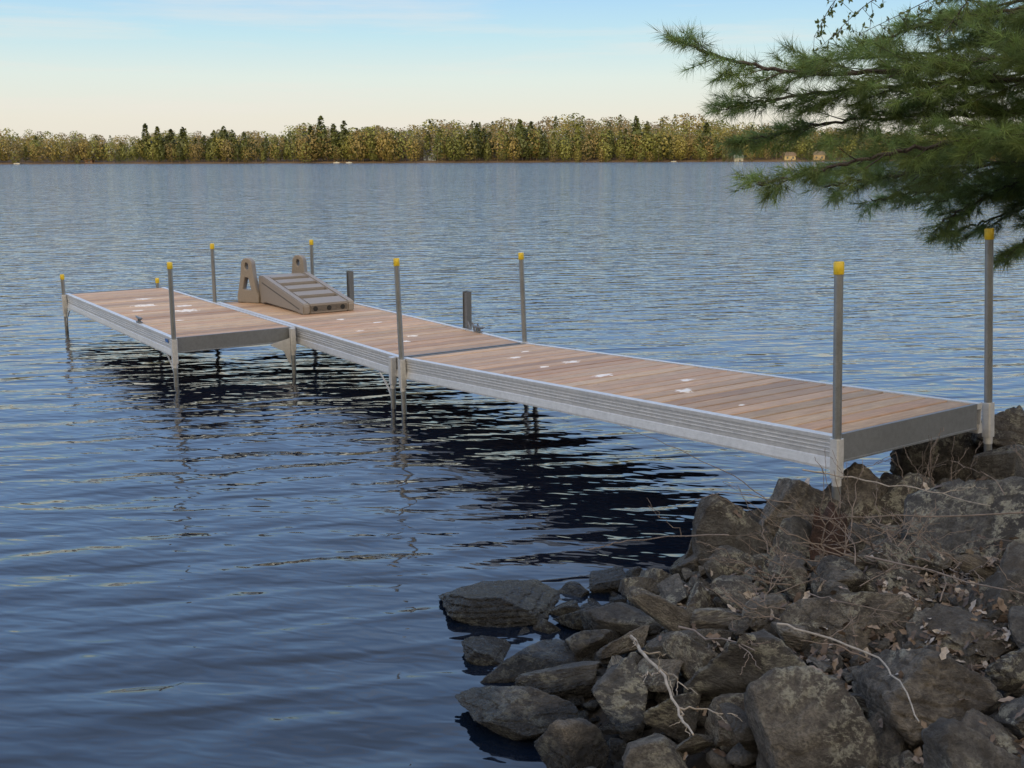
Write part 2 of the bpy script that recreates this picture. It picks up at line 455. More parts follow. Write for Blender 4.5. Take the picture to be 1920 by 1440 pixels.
def disc(cx, cz, r, n=18): return [(cx + r * math.cos(2*math.pi*k/n), cz + r * math.sin(2*math.pi*k/n)) for k in range(n)]
for q in (.14, .30, .46):
    b = MB(); b.prism(disc(q, .055, .027), 'y', -.003, -.0005); obj('plug_hole_shade', b.mesh('plug_hole_shade'), M_HOLESHADE, steps)  # flat dark discs on the end face, the holes' shade put into their colour
b = MB(); b.prism([(.10, .055), (1.12, HT - .07), (1.12, HT - .085), (.10, .04)], 'x', -.0015, -.0005); obj('side_groove_shade', b.mesh('side_groove_shade'), simple('shaded_plastic', (.10, .09, .078), .7), steps)  # flat strip on the side panel, groove shade put into its darker colour
def curve_plate(name, loops, ext, bev):
    cu = bpy.data.curves.new(name, 'CURVE'); cu.dimensions = '2D'; cu.fill_mode = 'BOTH'; cu.extrude = ext; cu.bevel_depth = bev; cu.bevel_resolution = 2
    for lp in loops:
        sp = cu.splines.new('POLY'); sp.points.add(len(lp) - 1)
        for i, (a, c_) in enumerate(lp): sp.points[i].co = (a, c_, 0, 1)
        sp.use_cyclic_u = True
    o = bpy.data.objects.new(name, cu); COL.objects.link(o)
    bpy.context.view_layer.update()
    me = bpy.data.meshes.new_from_object(o.evaluated_get(bpy.context.evaluated_depsgraph_get()))
    bpy.data.objects.remove(o); me.name = name
    return me
outer = [(.02, .0), (.29, .0), (.295, .06), (.275, .14), (.240, .30), (.225, .42)]
for k in range(9):
    w = math.pi * k / 8; outer.append((.160 + .065 * math.cos(w), .430 + .065 * math.sin(w)))
outer += [(.095, .42), (.085, .30), (.05, .14), (.02, .09)]
outer = [(a - .155, c_) for a, c_ in outer]
tri = [(-.052, .13), (.072, .13), (.078, .15), (.040, .29), (-.018, .29), (-.050, .16)]
hole = [(.005 + .034 * math.cos(2*math.pi*k/14), .410 + .052 * math.sin(2*math.pi*k/14)) for k in range(14)]
hm = curve_plate('step_handle', [outer, tri[::-1], hole[::-1]], .032, .010)
for x, yy in ((-.07, 1.32), (SW - .02, 1.36)):
    o = obj('step_handle', hm, M_PLASTIC, steps)
    o.matrix_local = Matrix.Translation((x, yy, .010)) @ Matrix.Rotation(R(34), 4, 'Z') @ Matrix(((0,0,1,0),(1,0,0,0),(0,1,0,0),(0,0,0,1)))
b = MB(); b.tube([(0.02, 1.30, .10), (SW - .02, 1.30, .10)], .03, 10)
obj('cross_bar', b.mesh('cross_bar', True), M_PLASTIC, steps)

# ------------------------------------------------------------------ rocks
def ico(sub):
    bm = bmesh.new(); bmesh.ops.create_icosphere(bm, subdivisions=sub, radius=1)
    V = np.array([v.co[:] for v in bm.verts]); F = np.array([[v.index for v in f.verts] for f in bm.faces]); bm.free(); return V, F
def rock_geo(seed, sub, facets, sharp, rough):
    r = np.random.default_rng(seed); D, F = ico(sub)
    N = r.normal(size=(facets, 3)); N /= np.linalg.norm(N, axis=1)[:, None]
    d = r.uniform(.46, .96, facets)
    dots = np.maximum(D @ N.T, .02) / d
    rad = (np.sum(dots ** sharp, axis=1)) ** (-1 / sharp)
    rad = np.minimum(rad, 1.28)
    V = D * rad[:, None]
    off = r.uniform(0, 40, 3)
    V = V * (1 + .08 * fbm(V * 1.6 + off, 3)[:, None])
    rd = np.abs(fbm(V * 2.6 + off + 9, 3, .5)); V = V * (1 - .11 * rough * (.35 - np.minimum(rd * 1.6, .35))[:, None])
    V = V * (1 + .038 * fbm(V * 9 + off, 3, .6)[:, None])
    if seed % 2 == 0:
        ax = r.normal(size=3) * .25 + np.array([0, 0, 1]); ax /= np.linalg.norm(ax)
        q = (V @ ax) * 5.0 + 1.0 * fbm(V * 1.5 + off, 2); fr_ = q - np.floor(q)
        V = V * (1 + .065 * (np.clip(fr_ * 5, 0, 1) - .5)[:, None])
    V[:, 0] *= r.uniform(.95, 1.15)
    return V, F
def rock_mesh(*a):
    V, F = rock_geo(*a); me = np_mesh('rock', V, F, True); me.materials.append(M_ROCK); return me
RM = [rock_mesh(100 + i, 6 if i < 10 else 5, 8 + (i % 4) * 2, 34 + 22 * (i % 3), .5 + .8 * (i % 2)) for i in range(22)]
GR = 'rocks piled along the lake shore'
placed = []
def rock(x, y, z, w, d, h, rot, k, label):
    o = obj('rock', RM[k % len(RM)], None, loc=(x, y, z), rot=rot, label=label, category='rock', group=GR)
    o.scale = (w / 2, d / 2, h / 2); placed.append((x, y, max(w, d) / 2)); return o
big = 'large grey-brown boulder on the rocky bank'
wet = 'dark wet rock at the waterline'
lic = 'rounded boulder with pale lichen on the bank'
L = [
 (1.38,5.10,.33,.50,.42,.56,big),(1.70,5.33,.24,.42,.38,.44,'boulder under the dock leg'),(1.98,5.35,.27,.40,.34,.32,big),
 (2.05,4.42,.42,.62,.56,.48,lic),(3.05,6.25,.38,.38,.38,.38,big),(2.68,6.35,.22,.44,.38,.42,'dark boulder beneath the dock end'),(2.25,5.95,.12,.34,.3,.3,wet),
 (1.12,4.93,.22,.30,.34,.48,'upright brown rock leaning on the pile'),(.98,5.15,.08,.28,.28,.32,wet),(1.30,3.68,.38,.42,.30,.24,'slab-like grey rock on the bank'),
 (.88,3.50,.30,.44,.36,.34,lic),(.87,2.93,.34,.33,.31,.34,lic),(1.24,3.03,.40,.37,.34,.31,lic),(1.55,3.46,.42,.26,.24,.20,big),
 (.55,4.31,.10,.36,.24,.18,big),(.31,4.19,.07,.23,.16,.13,wet),(.06,4.08,.03,.32,.18,.15,wet),(.23,3.86,.10,.32,.12,.12,wet),
 (.06,3.64,.05,.46,.22,.18,'flat wet slab at the waterline'),(.18,3.34,.08,.30,.20,.17,wet),(.40,3.55,.15,.18,.18,.26,big),
 (-.04,4.78,.0,.60,.34,.22,'layered wet slab standing in the shallow water'),(-.10,4.27,.0,.24,.16,.10,wet),(1.20,2.54,.50,.24,.22,.24,big),
 (.44,3.12,.18,.30,.20,.18,big),(1.48,2.80,.50,.22,.20,.20,big),(.78,4.20,.20,.24,.20,.20,big),(.46,4.98,.03,.20,.14,.14,wet),
 (.90,5.00,.10,.34,.22,.18,big),(.68,4.76,.08,.26,.20,.18,wet),(1.55,3.95,.38,.26,.20,.22,big),(1.78,3.68,.44,.30,.24,.26,big),
 (1.27,4.55,.28,.28,.22,.34,'upright brown rock leaning on the pile'),(1.0,4.58,.2,.26,.20,.24,big),(1.05,3.98,.28,.22,.18,.20,big),(.68,3.9,.2,.24,.18,.18,big),
 (.62,2.78,.22,.22,.18,.20,big),(2.35,5.0,.4,.28,.26,.24,big),(2.75,5.75,.4,.28,.26,.24,big),(.2,2.95,.12,.24,.20,.18,wet),
 (1.50,4.98,.25,.28,.24,.28,big),(1.66,4.75,.32,.22,.18,.2,big),(-.1,3.25,-.04,.3,.2,.12,wet),(1.72,5.75,.0,.4,.3,.26,wet),(1.38,5.62,.0,.34,.3,.26,wet),
 (1.02,4.28,.24,.20,.14,.18,big),(.85,4.52,.16,.18,.16,.16,big),(1.65,3.15,.46,.24,.18,.16,lic),(.34,4.55,.04,.24,.14,.12,wet),
 (.24,4.70,.0,.20,.12,.10,wet),(.14,4.52,-.01,.16,.11,.09,wet),(.30,4.92,-.02,.16,.11,.12,wet)]
for i, (x, y, z, w, d, h, lb) in enumerate(L):
    s_ = 1.10 if i < 13 else 1.08
    kx = 8 if 'layered' in lb else (2 if 'slab' in lb else i * 5 + 3 + i // 4)
    rock(x, y, z, w*s_, d*s_, h*s_, (random.uniform(-.3, .3), random.uniform(-.3, .3), random.uniform(0, 6.28) if w < d * 1.25 else random.uniform(-.35, .35)), kx, lb)
cnt = 0
for tr in range(24000):
    if cnt >= 246: break
    x = random.uniform(-.4, 4.0); y = random.uniform(2.0, 8.2)
    if x > .52 * y + .10: continue
    s_ = float(shore_sd(np.array([x]), np.array([y]))[0])
    if s_ < -.20 or s_ > 2.6: continue
    if s_ > 1.5 and random.random() < .5: continue
    r_ = min(.10, .036 * math.exp(random.gauss(.2, .40)))
    if tr < 1200: r_ = random.uniform(.065, .105)
    if any((x - a) ** 2 + (y - b) ** 2 < (.66 * (r_ + c)) ** 2 for a, b, c in placed): continue
    z = float(ground_h(np.array([x]), np.array([y]))[0]) + r_ * .45 + (.05 if s_ > .2 else 0.02)
    lb = wet if s_ < .25 else ('small angular grey rock among dead leaves' if r_ < .08 else 'grey-brown rock in the shore pile')
    flat = random.random() < .45
    rock(x, y, z, 2*r_*random.uniform(1.1, 1.7), 2*r_*random.uniform(.75, 1.1), 2*r_*(random.uniform(.35, .55) if flat else random.uniform(.65, 1.05)), (random.uniform(-.5, .5), random.uniform(-.5, .5), random.uniform(0, 6.28)), random.randrange(22), lb)
    cnt += 1
PB = [rock_geo(500 + i, 2, 9, 30, .8) for i in range(8)]
vs = []; fs = []; o_ = 0
gxs = rng.uniform(-.4, 4, 8500); gys = rng.uniform(1.9, 8.2, 8500)
ssd = shore_sd(gxs, gys); hh = ground_h(gxs, gys)
for x, y, s_, h in zip(gxs, gys, ssd, hh):
    if s_ < -.2 or s_ > 2.8 or x > .52 * y + .15: continue
    r_ = .010 + .040 * rng.random() ** 1.8
    Vp, Fp = PB[rng.integers(8)]; a = rng.uniform(0, 6.28); ca, sa = math.cos(a), math.sin(a)
    q = Vp * (r_ * rng.uniform(.6, 1.5, 3)); q = np.stack([q[:, 0] * ca - q[:, 1] * sa, q[:, 0] * sa + q[:, 1] * ca, q[:, 2] * .75], 1)
    vs.append(q + (x, y, h + r_ * .6)); fs.append(Fp + o_); o_ += len(Vp)
me = np_mesh('gravel', np.vstack(vs), np.vstack(fs)); obj('gravel', me, M_ROCK, kind='stuff', label='small stones scattered between the shore rocks', category='gravel')

bpy.context.view_layer.update()
dg = bpy.context.evaluated_depsgraph_get()
def topz_at(x, y):
    hit, loc, nor, idx, ob, mt = scene.ray_cast(dg, Vector((x, y, 2.0)), Vector((0, 0, -1)))
    return (loc.z, nor, ob.name if ob else '') if hit else (0, Vector((0, 0, 1)), '')
def mat_leaf():
    t = NT('dead_leaf'); t.p('Base Color', t.mix(1.0, t.attr(), t.ramp(t.noise(t.coord(), 60, 3), [(.3, .6), (.7, 1.1)]), 'MULTIPLY')); t.p('Roughness', .7); return t.m
vs = []; fs = []; cs = []
nl = 0
for k in range(30000):
    if nl > 4200: break
    x = random.uniform(.3, 3.8); y = random.uniform(2.2, 7.2)
    if x > .52 * y + .15: continue
    s_ = float(shore_sd(np.array([x]), np.array([y]))[0])
    if s_ < .5 or random.random() > min(1, (s_ - .4) / 1.0): continue
    z, nor, nm = topz_at(x, y)
    if 'dock' in nm or 'decking' in nm or z > 1.0: continue
    if z > float(ground_h(np.array([x]), np.array([y]))[0]) + .09 and random.random() < .95: continue
    nl += 1
    ln = random.uniform(.012, .032); wd = ln * random.uniform(.35, .65)
    shape = [(-1, 0, 0), (-.5, .7, .2), (0, .55, .1), (.4, .9, .35), (1, 0, .1), (.4, -.9, .3), (0, -.5, .05), (-.5, -.75, .25)]
    M = Matrix.Translation((x, y, z + .010)) @ Euler((random.gauss(0, .6), random.gauss(0, .6), random.uniform(0, 6.28))).to_matrix().to_4x4()
    o_ = len(vs)
    vs += [tuple(M @ Vector((a * ln, b_ * wd, c_ * ln * random.uniform(0, 1)))) for a, b_, c_ in shape]
    fs.append([o_ + i for i in range(8)])
    c_ = random.choice([(.095, .070, .055), (.14, .105, .082), (.20, .16, .13), (.07, .050, .040), (.32, .29, .265)])
    cs += [c_] * 8
me = bpy.data.meshes.new('leaf_litter'); me.from_pydata(vs, [], fs); vcol(me, np.array(cs)); obj('leaf_litter', me, mat_leaf(), kind='stuff', label='brown dead leaves lying between the rocks', category='leaf litter')

# ------------------------------------------------------------------ sticks, shrub, stump
def wig(a, b, n, amp, sag=0):
    a = Vector(a); b = Vector(b); out = []
    d = (b - a).length
    for i in range(n + 1):
        q = i / n; p = a.lerp(b, q) + Vector((random.gauss(0, amp), random.gauss(0, amp), random.gauss(0, amp))) * d * (1 if 0 < i < n else 0)
        p.z += -sag * 4 * q * (1 - q); out.append(p)
    return out
def branch(mb, a, b, r0, depth, amp=.02, sag=0, kids=4):
    pts = wig(a, b, 9, amp, sag)
    mb.tube(pts, [max(r0 * (1 - .7 * i / 9), .0011) for i in range(10)], 6)
    if depth <= 0: return
    d = Vector(b) - Vector(a); Ln = d.length
    for k in range(kids):
        i = random.randint(2, 8); p = pts[i]
        q = (d.normalized() + Vector((random.gauss(0, .5), random.gauss(0, .5), random.gauss(.05, .35)))).normalized()
        branch(mb, p, p + q * Ln * random.uniform(.25, .6), r0 * (1 - .7 * i / 9) * .75, depth - 1, amp, 0, kids)
def stick(path, r, mat, label, name='fallen_branch', kids=0):
    mb = MB(); p = [Vector(q) for q in path]; pts = []
    for a, b_ in zip(p[:-1], p[1:]): pts += wig(a, b_, 5, .012)[:-1]
    pts.append(p[-1]); n_ = len(pts)
    mb.tube(pts, [r * (1 - .6 * i / n_) for i in range(n_)], 7)
    for k in range(kids):
        i = random.randint(2, n_ - 2); q = (pts[i + 1] - pts[i - 1]).normalized() + Vector((random.gauss(0, .7), random.gauss(0, .7), random.gauss(.1, .3)))
        branch(mb, pts[i], pts[i] + q.normalized() * random.uniform(.1, .25), r * .5, 1, .03, 0, 2)
    o0 = p[0]; mb.v = [tuple(Vector(v) - o0) for v in mb.v]
    obj(name, mb.mesh(name, True), mat, loc=o0, label=label, category='branch')
stick([(.90,3.42,.52),(1.02,3.22,.56),(1.10,3.0,.60),(1.07,2.72,.65),(1.03,2.5,.67)], .0042, M_PALE, 'long thin bent stick lying across boulders')
stick([(1.40,5.0,.60),(1.62,4.75,.62),(1.80,4.45,.66),(1.95,4.2,.68)], .0042, M_PALE, 'pale bare stick leaning over the boulder', kids=1)
stick([(.47,4.0,.22),(.47,3.7,.29),(.52,3.4,.34),(.53,3.15,.33),(.55,3.0,.35)], .0075, M_PALE, 'bleached forked branch on the wet rocks', kids=6)
stick([(.62,3.75,.36),(.80,3.3,.48)], .004, M_TWIG, 'thin bleached twig on the rocks', kids=2)
stick([(1.35,3.9,.58),(1.75,3.3,.66)], .004, M_TWIG, 'thin brown twig across the bank', kids=3)
stick([(.95,4.5,.45),(.55,4.9,.28),(.38,5.05,.18)], .0035, M_TWIG, 'thin brown twig reaching to the water', kids=2)
stick([(1.28,4.9,.42),(1.05,4.9,.60),(.78,4.87,.74),(.50,4.85,.86)], .0024, M_TWIG, 'thin arching twig over the water beside the dock')
stick([(1.3,4.8,.5),(1.0,4.9,.52),(.80,5.0,.42)], .0025, M_TWIG, 'thin arching twig over the water', kids=1)
stick([(2.0,4.0,.72),(1.5,4.35,.58),(1.2,4.6,.50)], .0035, M_TWIG, 'thin stick on the bank', kids=2)
for k in range(18):
    x = random.uniform(.95, 2.1); y = random.uniform(3.3, 4.8); z, _, _ = topz_at(x, y); a = random.uniform(0, 6.28); l_ = random.uniform(.15, .42)
    stick([(x, y, z + .03), (x + math.cos(a) * l_ * .5, y + math.sin(a) * l_ * .5, z + .07), (x + math.cos(a + .2) * l_, y + math.sin(a + .2) * l_, z + .09)], random.uniform(.0018, .0034), M_TWIG, 'thin dead twig lying on the bank', kids=1)
def shrub(x, y, z, n_, h, lean, label, spread=.5, r=.0045, kids=3):
    mb = MB()
    for k in range(n_):
        a = Vector((random.gauss(0, .06), random.gauss(0, .06), 0))
        d = Vector((random.gauss(lean[0], spread), random.gauss(lean[1], spread), random.uniform(.3, .9))).normalized()
        branch(mb, a, a + d * h * random.uniform(.6, 1.2), r, 2, .02, .02, kids)
    obj('bare_shrub', mb.mesh('bare_shrub', True), M_TWIG, loc=(x, y, z), label=label, category='shrub')
shrub(1.38, 4.30, .42, 9, .44, (-.3, .0), 'tangled leafless shrub growing between the rocks', .8, .0036, 2)
shrub(1.15, 4.15, .38, 7, .40, (-.4, -.1), 'tangled leafless shrub growing between the rocks', .9, .0034, 2)
shrub(1.55, 4.25, .46, 6, .36, (.1, .0), 'tangled leafless shrub growing between the rocks', .9, .0034, 2)
shrub(2.05, 5.05, .45, 12, .28, (0, 0), 'tuft of dry upright stems near the dock end', .16, .0024, 1)
shrub(3.45, 6.3, .5, 5, .7, (-.2, 0), 'thin budding shrub beside the dock end', .4, .0035)
shrub(1.7, 3.9, .54, 6, .30, (-.3, 0), 'low leafless shrub on the bank', .9, .0028, 2)
shrub(1.0, 3.85, .38, 5, .26, (-.2, 0), 'low leafless shrub on the bank', .9, .0028, 2)
shrub(2.5, 4.9, .58, 6, .26, (-.2, 0), 'low leafless shrub on the bank', .9, .0028, 2)
mb = MB(); ring = 18
vs = []
for j, (z, rr) in enumerate([(0, .12), (.07, .085), (.14, .075), (.19, .07)]):
    for k in range(ring):
        w = 2 * math.pi * k / ring; q = rr * (1 + .16 * math.sin(4 * w + j * .3) + random.uniform(-.08, .08))
        vs.append((q * math.cos(w), q * math.sin(w), z + (random.uniform(-.07, .06) if j == 3 else 0)))
fs = [(j*ring+k, j*ring+(k+1) % ring, (j+1)*ring+(k+1) % ring, (j+1)*ring+k) for j in range(3) for k in range(ring)]
vs.append((0, 0, .10)); fs += [(3*ring+k, 3*ring+(k+1) % ring, len(vs)-1) for k in range(ring)]
mb.add(vs, fs); obj('tree_stump', mb.mesh('tree_stump'), simple('rotten_wood', (.085, .048, .040), .9, 0, 45, .7, .9, .03), loc=(1.42, 4.60, .30), label='short broken reddish rotten tree stump between rocks', category='tree stump')

# ------------------------------------------------------------------ pine tree with overhanging boughs
def mat_needle(name, tr_=.25):
    t = NT(name); c = t.attr(); t.p('Base Color', c); t.p('Roughness', .55)
    tr = t.n('ShaderNodeBsdfTranslucent'); t.l(c, tr.inputs[0])
    mx = t.n('ShaderNodeMixShader'); mx.inputs[0].default_value = tr_
    t.l(t.b.outputs[0], mx.inputs[1]); t.l(tr.outputs[0], mx.inputs[2]); t.l(mx.outputs[0], t.out.inputs[0])
    return t.m
def catmull(P, n_):
    P = [np.array(p, float) for p in P]; P = [2 * P[0] - P[1]] + P + [2 * P[-1] - P[-2]]
    out = []
    for i in range(1, len(P) - 2):
        for k in range(n_):
            t = k / n_
            out.append(.5 * ((2*P[i]) + (-P[i-1]+P[i+1])*t + (2*P[i-1]-5*P[i]+4*P[i+1]-P[i+2])*t*t + (-P[i-1]+3*P[i]-3*P[i+1]+P[i+2])*t**3))
    out.append(P[-2]); return np.array(out)
TX, TY = 4.9, 4.9
boughs = [
 ([(TX,TY,2.35),(3.6,5.4,2.50),(2.6,5.62,2.56),(2.05,5.82,2.52),(1.55,6.02,2.52),(1.15,6.18,2.62),(.92,6.26,2.72)], .028, .60),
 ([(TX,TY,2.1),(3.6,5.4,2.34),(2.65,5.70,2.46),(1.95,6.08,2.44),(1.5,6.3,2.40),(1.24,6.38,2.36)], .024, .58),
 ([(TX,TY,2.0),(3.6,5.5,2.26),(2.65,5.90,2.30),(1.95,6.28,2.28),(1.6,6.4,2.22),(1.34,6.48,2.17)], .020, .52),
 ([(TX,TY,1.95),(3.5,5.25,2.15),(2.5,5.42,2.17),(1.95,5.55,2.10),(1.55,5.65,2.00),(1.28,5.70,1.93)], .024, .52),
 ([(TX,TY,1.9),(3.5,5.7,2.06),(2.6,6.2,2.02),(2.15,6.4,1.96),(1.85,6.45,1.90)], .020, .48),
 ([(TX,TY,1.85),(3.9,5.8,2.0),(3.06,6.28,1.96),(2.7,6.34,1.82),(2.50,6.4,1.68)], .018, .44),
 ([(TX,TY,1.8),(4.0,5.6,1.93),(3.24,6.15,1.81),(2.98,6.2,1.63),(2.86,6.25,1.50)], .016, .40),
 ([(TX,TY,2.7),(3.7,5.5,2.80),(2.8,5.75,2.82),(2.3,5.95,2.78),(2.0,6.05,2.70)], .022, .46),
 ([(TX,TY,2.6),(3.7,5.7,2.68),(2.8,6.1,2.70),(2.3,6.25,2.64),(1.75,6.4,2.62)], .020, .46),
 ([(TX,TY,2.9),(3.6,5.8,3.05),(2.9,6.2,3.08),(2.5,6.4,3.0)], .020, .46),
 ([(TX,TY,2.0),(3.8,5.9,2.22),(3.0,6.5,2.20),(2.4,6.9,2.10),(2.0,7.05,2.0)], .020, .52),
 ([(TX,TY,3.1),(3.8,5.3,3.25),(3.0,5.5,3.15),(2.65,5.6,3.02)], .022, .46),
 ([(TX,TY,1.7),(3.9,6.0,1.86),(3.2,6.5,1.80),(2.9,6.7,1.68),(2.7,6.75,1.60)], .016, .42),
 ([(TX,TY,2.5),(3.7,5.8,2.56),(3.0,6.1,2.54),(2.5,6.3,2.46),(2.25,6.4,2.40)], .018, .48),
 ([(TX,TY,2.2),(3.7,6.0,2.24),(3.0,6.35,2.16),(2.6,6.5,2.08),(2.35,6.55,2.0)], .018, .48),
 ([(TX,TY,3.0),(3.7,5.6,2.98),(3.0,5.8,2.92),(2.6,5.95,2.86),(2.35,6.0,2.80)], .018, .46),
 ([(TX,TY,2.0),(3.9,6.2,2.02),(3.3,6.8,1.96),(2.95,7.0,1.86),(2.75,7.1,1.78)], .016, .46),
 ([(TX,TY,1.9),(3.8,6.1,1.95),(3.1,6.6,1.92),(2.6,6.9,1.86),(2.3,7.0,1.80)], .016, .44),
]
wood = MB(); shoots = []
r_ = np.random.default_rng(21)
def addshoot(p, d, l): shoots.append((p, d / np.linalg.norm(d), l))
def branchlet(p0, d, Ln, rad):
    n_ = max(4, int(Ln / .045)); p = np.array(p0); d = d / np.linalg.norm(d); pts = [p.copy()]
    for k in range(n_):
        d = d + np.array([r_.normal(0, .08), r_.normal(0, .08), r_.normal(0.012, .06)]); d /= np.linalg.norm(d)
        p = p + d * Ln / n_; pts.append(p.copy())
        q = (k + 1) / n_
        if q > .26:
            for sd_ in (-1, 1):
                if r_.random() < .82:
                    side = np.cross(d, [0, 0, 1]); side /= np.linalg.norm(side) + 1e-6
                    dd = d * .75 + side * sd_ * r_.uniform(.35, .95) + np.array([0, 0, r_.uniform(-.5, .5)])
                    addshoot(p, dd, r_.uniform(.06, .13) * (1.15 - .4 * q))
    addshoot(p, d, .09)
    wood.tube(pts, [rad * (1 - .75 * i / n_) for i in range(n_ + 1)], 4, cap=False)
for path, rad, BL in boughs:
    P = catmull(path, 14); seg = np.linalg.norm(np.diff(P, axis=0), axis=1); S = np.concatenate([[0], np.cumsum(seg)]); T = S[-1]
    wood.tube([tuple(p + r_.normal(0, .006, 3)) for p in P], [rad * (1 - .82 * s / T) + .002 for s in S], 6)
    s = T * .34; k = 0
    while s < T - .03:
        i = np.searchsorted(S, s) ; i = min(i, len(P) - 1); p = P[i]; d = P[i] - P[i-1]; d /= np.linalg.norm(d)
        q = s / T
        side = np.cross(d, [0, 0, 1]); side /= np.linalg.norm(side)
        sg = 1 if k % 2 else -1
        Ln = BL * (1.05 - .85 * max(0, (q - .45) / .55)) * r_.uniform(.5, 1.1)
        dd = d * r_.uniform(.6, 1.1) + side * sg * r_.uniform(.4, 1.0) + np.array([0, 0, r_.uniform(-.62, .42)])
        branchlet(p, dd, Ln, .0045)
        s += r_.uniform(.036, .066); k += 1
    addshoot(P[-1], P[-1] - P[-3], .12)
SP = np.array([s[0] for s in shoots]); SD = np.array([s[1] for s in shoots]); SLn = np.array([s[2] for s in shoots])
K = 42
NS = len(SP)
tpos = r_.uniform(.05, 1, (NS, K))
bp = SP[:, None] + SD[:, None] * (SLn[:, None] * tpos)[..., None]
rd = r_.normal(size=(NS, K, 3)); rd /= np.linalg.norm(rd, axis=2)[..., None]
nd = SD[:, None] * r_.uniform(.45, 1.1, (NS, K, 1)) + rd * .78; nd[..., 2] -= .06; nd /= np.linalg.norm(nd, axis=2)[..., None]
nl_ = r_.uniform(.06, .11, (NS, K, 1))
sdv = np.cross(nd, r_.normal(size=(NS, K, 3))); sdv /= np.linalg.norm(sdv, axis=2)[..., None]
w = .0014
tri = np.stack([bp - sdv * w, bp + sdv * w, bp + nd * nl_], 2).reshape(-1, 3)
F = np.arange(len(tri)).reshape(-1, 3)
base_c = np.array([.145, .215, .068])
cshoot = base_c * r_.uniform(.45, 1.6, (NS, 1)) + np.array([.05, .04, 0]) * r_.random((NS, 1))
cn = np.repeat(np.repeat(cshoot, K, 0), 3, 0)
pine = obj('pine_tree', None, loc=(TX, TY, .4), label='white pine with long-needled boughs overhanging the water', category='tree')
def rel(me): me.transform(Matrix.Translation((-TX, -TY, -.4))); return me
nm = np_mesh('pine_needles', tri, F); vcol(nm, cn)
trunk = MB(); trunk.tube([(TX+.1, TY-.05, -.1), (TX+.03, TY, .6), (TX, TY, 1.6), (TX, TY, 3), (TX-.05, TY+.03, 6), (TX, TY, 11)], [.27, .21, .19, .17, .12, .03], 14)
obj('trunk', rel(trunk.mesh('pine_trunk', True)), M_BARK, pine)
obj('limbs', rel(wood.mesh('pine_limbs', True, fix=False)), M_BARK, pine)
obj('crown', rel(nm), mat_needle('pine_needle', .5), pine)

birch = obj('birch_tree', None, loc=(3.9, 3.6, .45), label='young birch with fine drooping budding twigs', category='tree')
mb = MB(); mb.tube([(3.9,3.6,.3),(3.85,3.65,1.5),(3.75,3.75,3.2),(3.5,4.0,5)], [.07,.06,.045,.02], 10)
lv = []
def tw(path, r):
    P = catmull(path, 6); mb.tube([tuple(p) for p in P], [r * (1 - .7 * i / len(P)) for i in range(len(P))], 5)
    return P
tw([(3.78,3.72,2.8),(3.1,4.2,3.35),(2.5,4.6,3.3),(2.05,4.9,3.05)], .016)
for pth in ([(2.2,4.8,3.15),(1.9,4.98,2.92),(1.62,5.1,2.76),(1.45,5.13,2.60)], [(2.35,4.7,3.22),(2.0,4.9,2.85),(1.80,5.0,2.73),(1.58,5.1,2.62)], [(2.05,4.9,3.05),(1.75,5.05,2.98),(1.5,5.15,2.80),(1.40,5.2,2.62)], [(2.3,4.75,3.2),(2.1,4.9,2.9),(1.98,4.95,2.72),(1.92,5.0,2.6)], [(2.3,4.75,3.2),(2.4,4.8,2.95),(2.35,4.85,2.8),(2.25,4.9,2.68)]):
    P = tw(pth, .0035)
    for p in P[6:]:
        for k in range(3):
            if random.random() < .9:
                q = p + np.array([random.gauss(0, .03), random.gauss(0, .03), random.gauss(-.02, .025)])
                mb.tube([tuple(p), tuple(q)], .0012, 3, cap=False); lv.append(q)
bt = mb.mesh('birch_trunk', True, fix=False); bt.transform(Matrix.Translation((-3.9, -3.6, -.45))); obj('trunk', bt, M_BARK, birch)
vs = []; fs = []; cs = []
for q in lv:
    for k in range(4):
        M = Matrix.Translation(tuple(q)) @ Euler((random.uniform(0, 6), random.uniform(0, 6), random.uniform(0, 6))).to_matrix().to_4x4()
        l_ = random.uniform(.010, .022); o_ = len(vs)
        vs += [tuple(M @ Vector(v) - Vector((3.9, 3.6, .45))) for v in ((0,0,0),(l_*.5,l_*.4,0),(l_*1.3,0,.002),(l_*.5,-l_*.4,0))]
        fs.append([o_, o_+1, o_+2, o_+3]); cs += [(.12, .16, .05)] * 4
me = bpy.data.meshes.new('birch_leaves'); me.from_pydata(vs, [], fs); vcol(me, np.array(cs)); obj('crown', me, mat_needle('birch_leaf', .4), birch)

# ------------------------------------------------------------------ far shore
def shoreY(x): return 640 + .22 * x + 10 * math.sin(x / 47.) + 6 * math.sin(x / 19. + 1)
xs = np.linspace(-620, 800, 240); ts = np.linspace(0, 1, 14)
V = []
def far_h(x, dd):
    q = min(dd / 110, 1); hmax = 4.5 + 8 * math.exp(-((x - 60) / 170) ** 2) + 1.5 * math.sin(x / 60)
    return -1.0 + 1.5 * min(dd / 6, 1) + hmax * q * q * (3 - 2 * q) 
for x in xs:
    for t_ in ts:
        dd = t_ ** 1.6 * 420; V.append((x, shoreY(x) + dd, far_h(x, dd)))
I = np.arange(len(xs) * len(ts)).reshape(len(xs), len(ts))
F = np.stack([I[:-1, :-1], I[1:, :-1], I[1:, 1:], I[:-1, 1:]], -1).reshape(-1, 4)
tM = NT('far_bank'); c = tM.coord(); tM.p('Base Color', tM.mix(tM.noise(c, .15, 4), (.09, .05, .03), (.12, .085, .045))); tM.p('Roughness', .9)
obj('hill', np_mesh('hill', V, F, True), tM.m, kind='structure', label='low wooded far shore of the lake', category='hill')

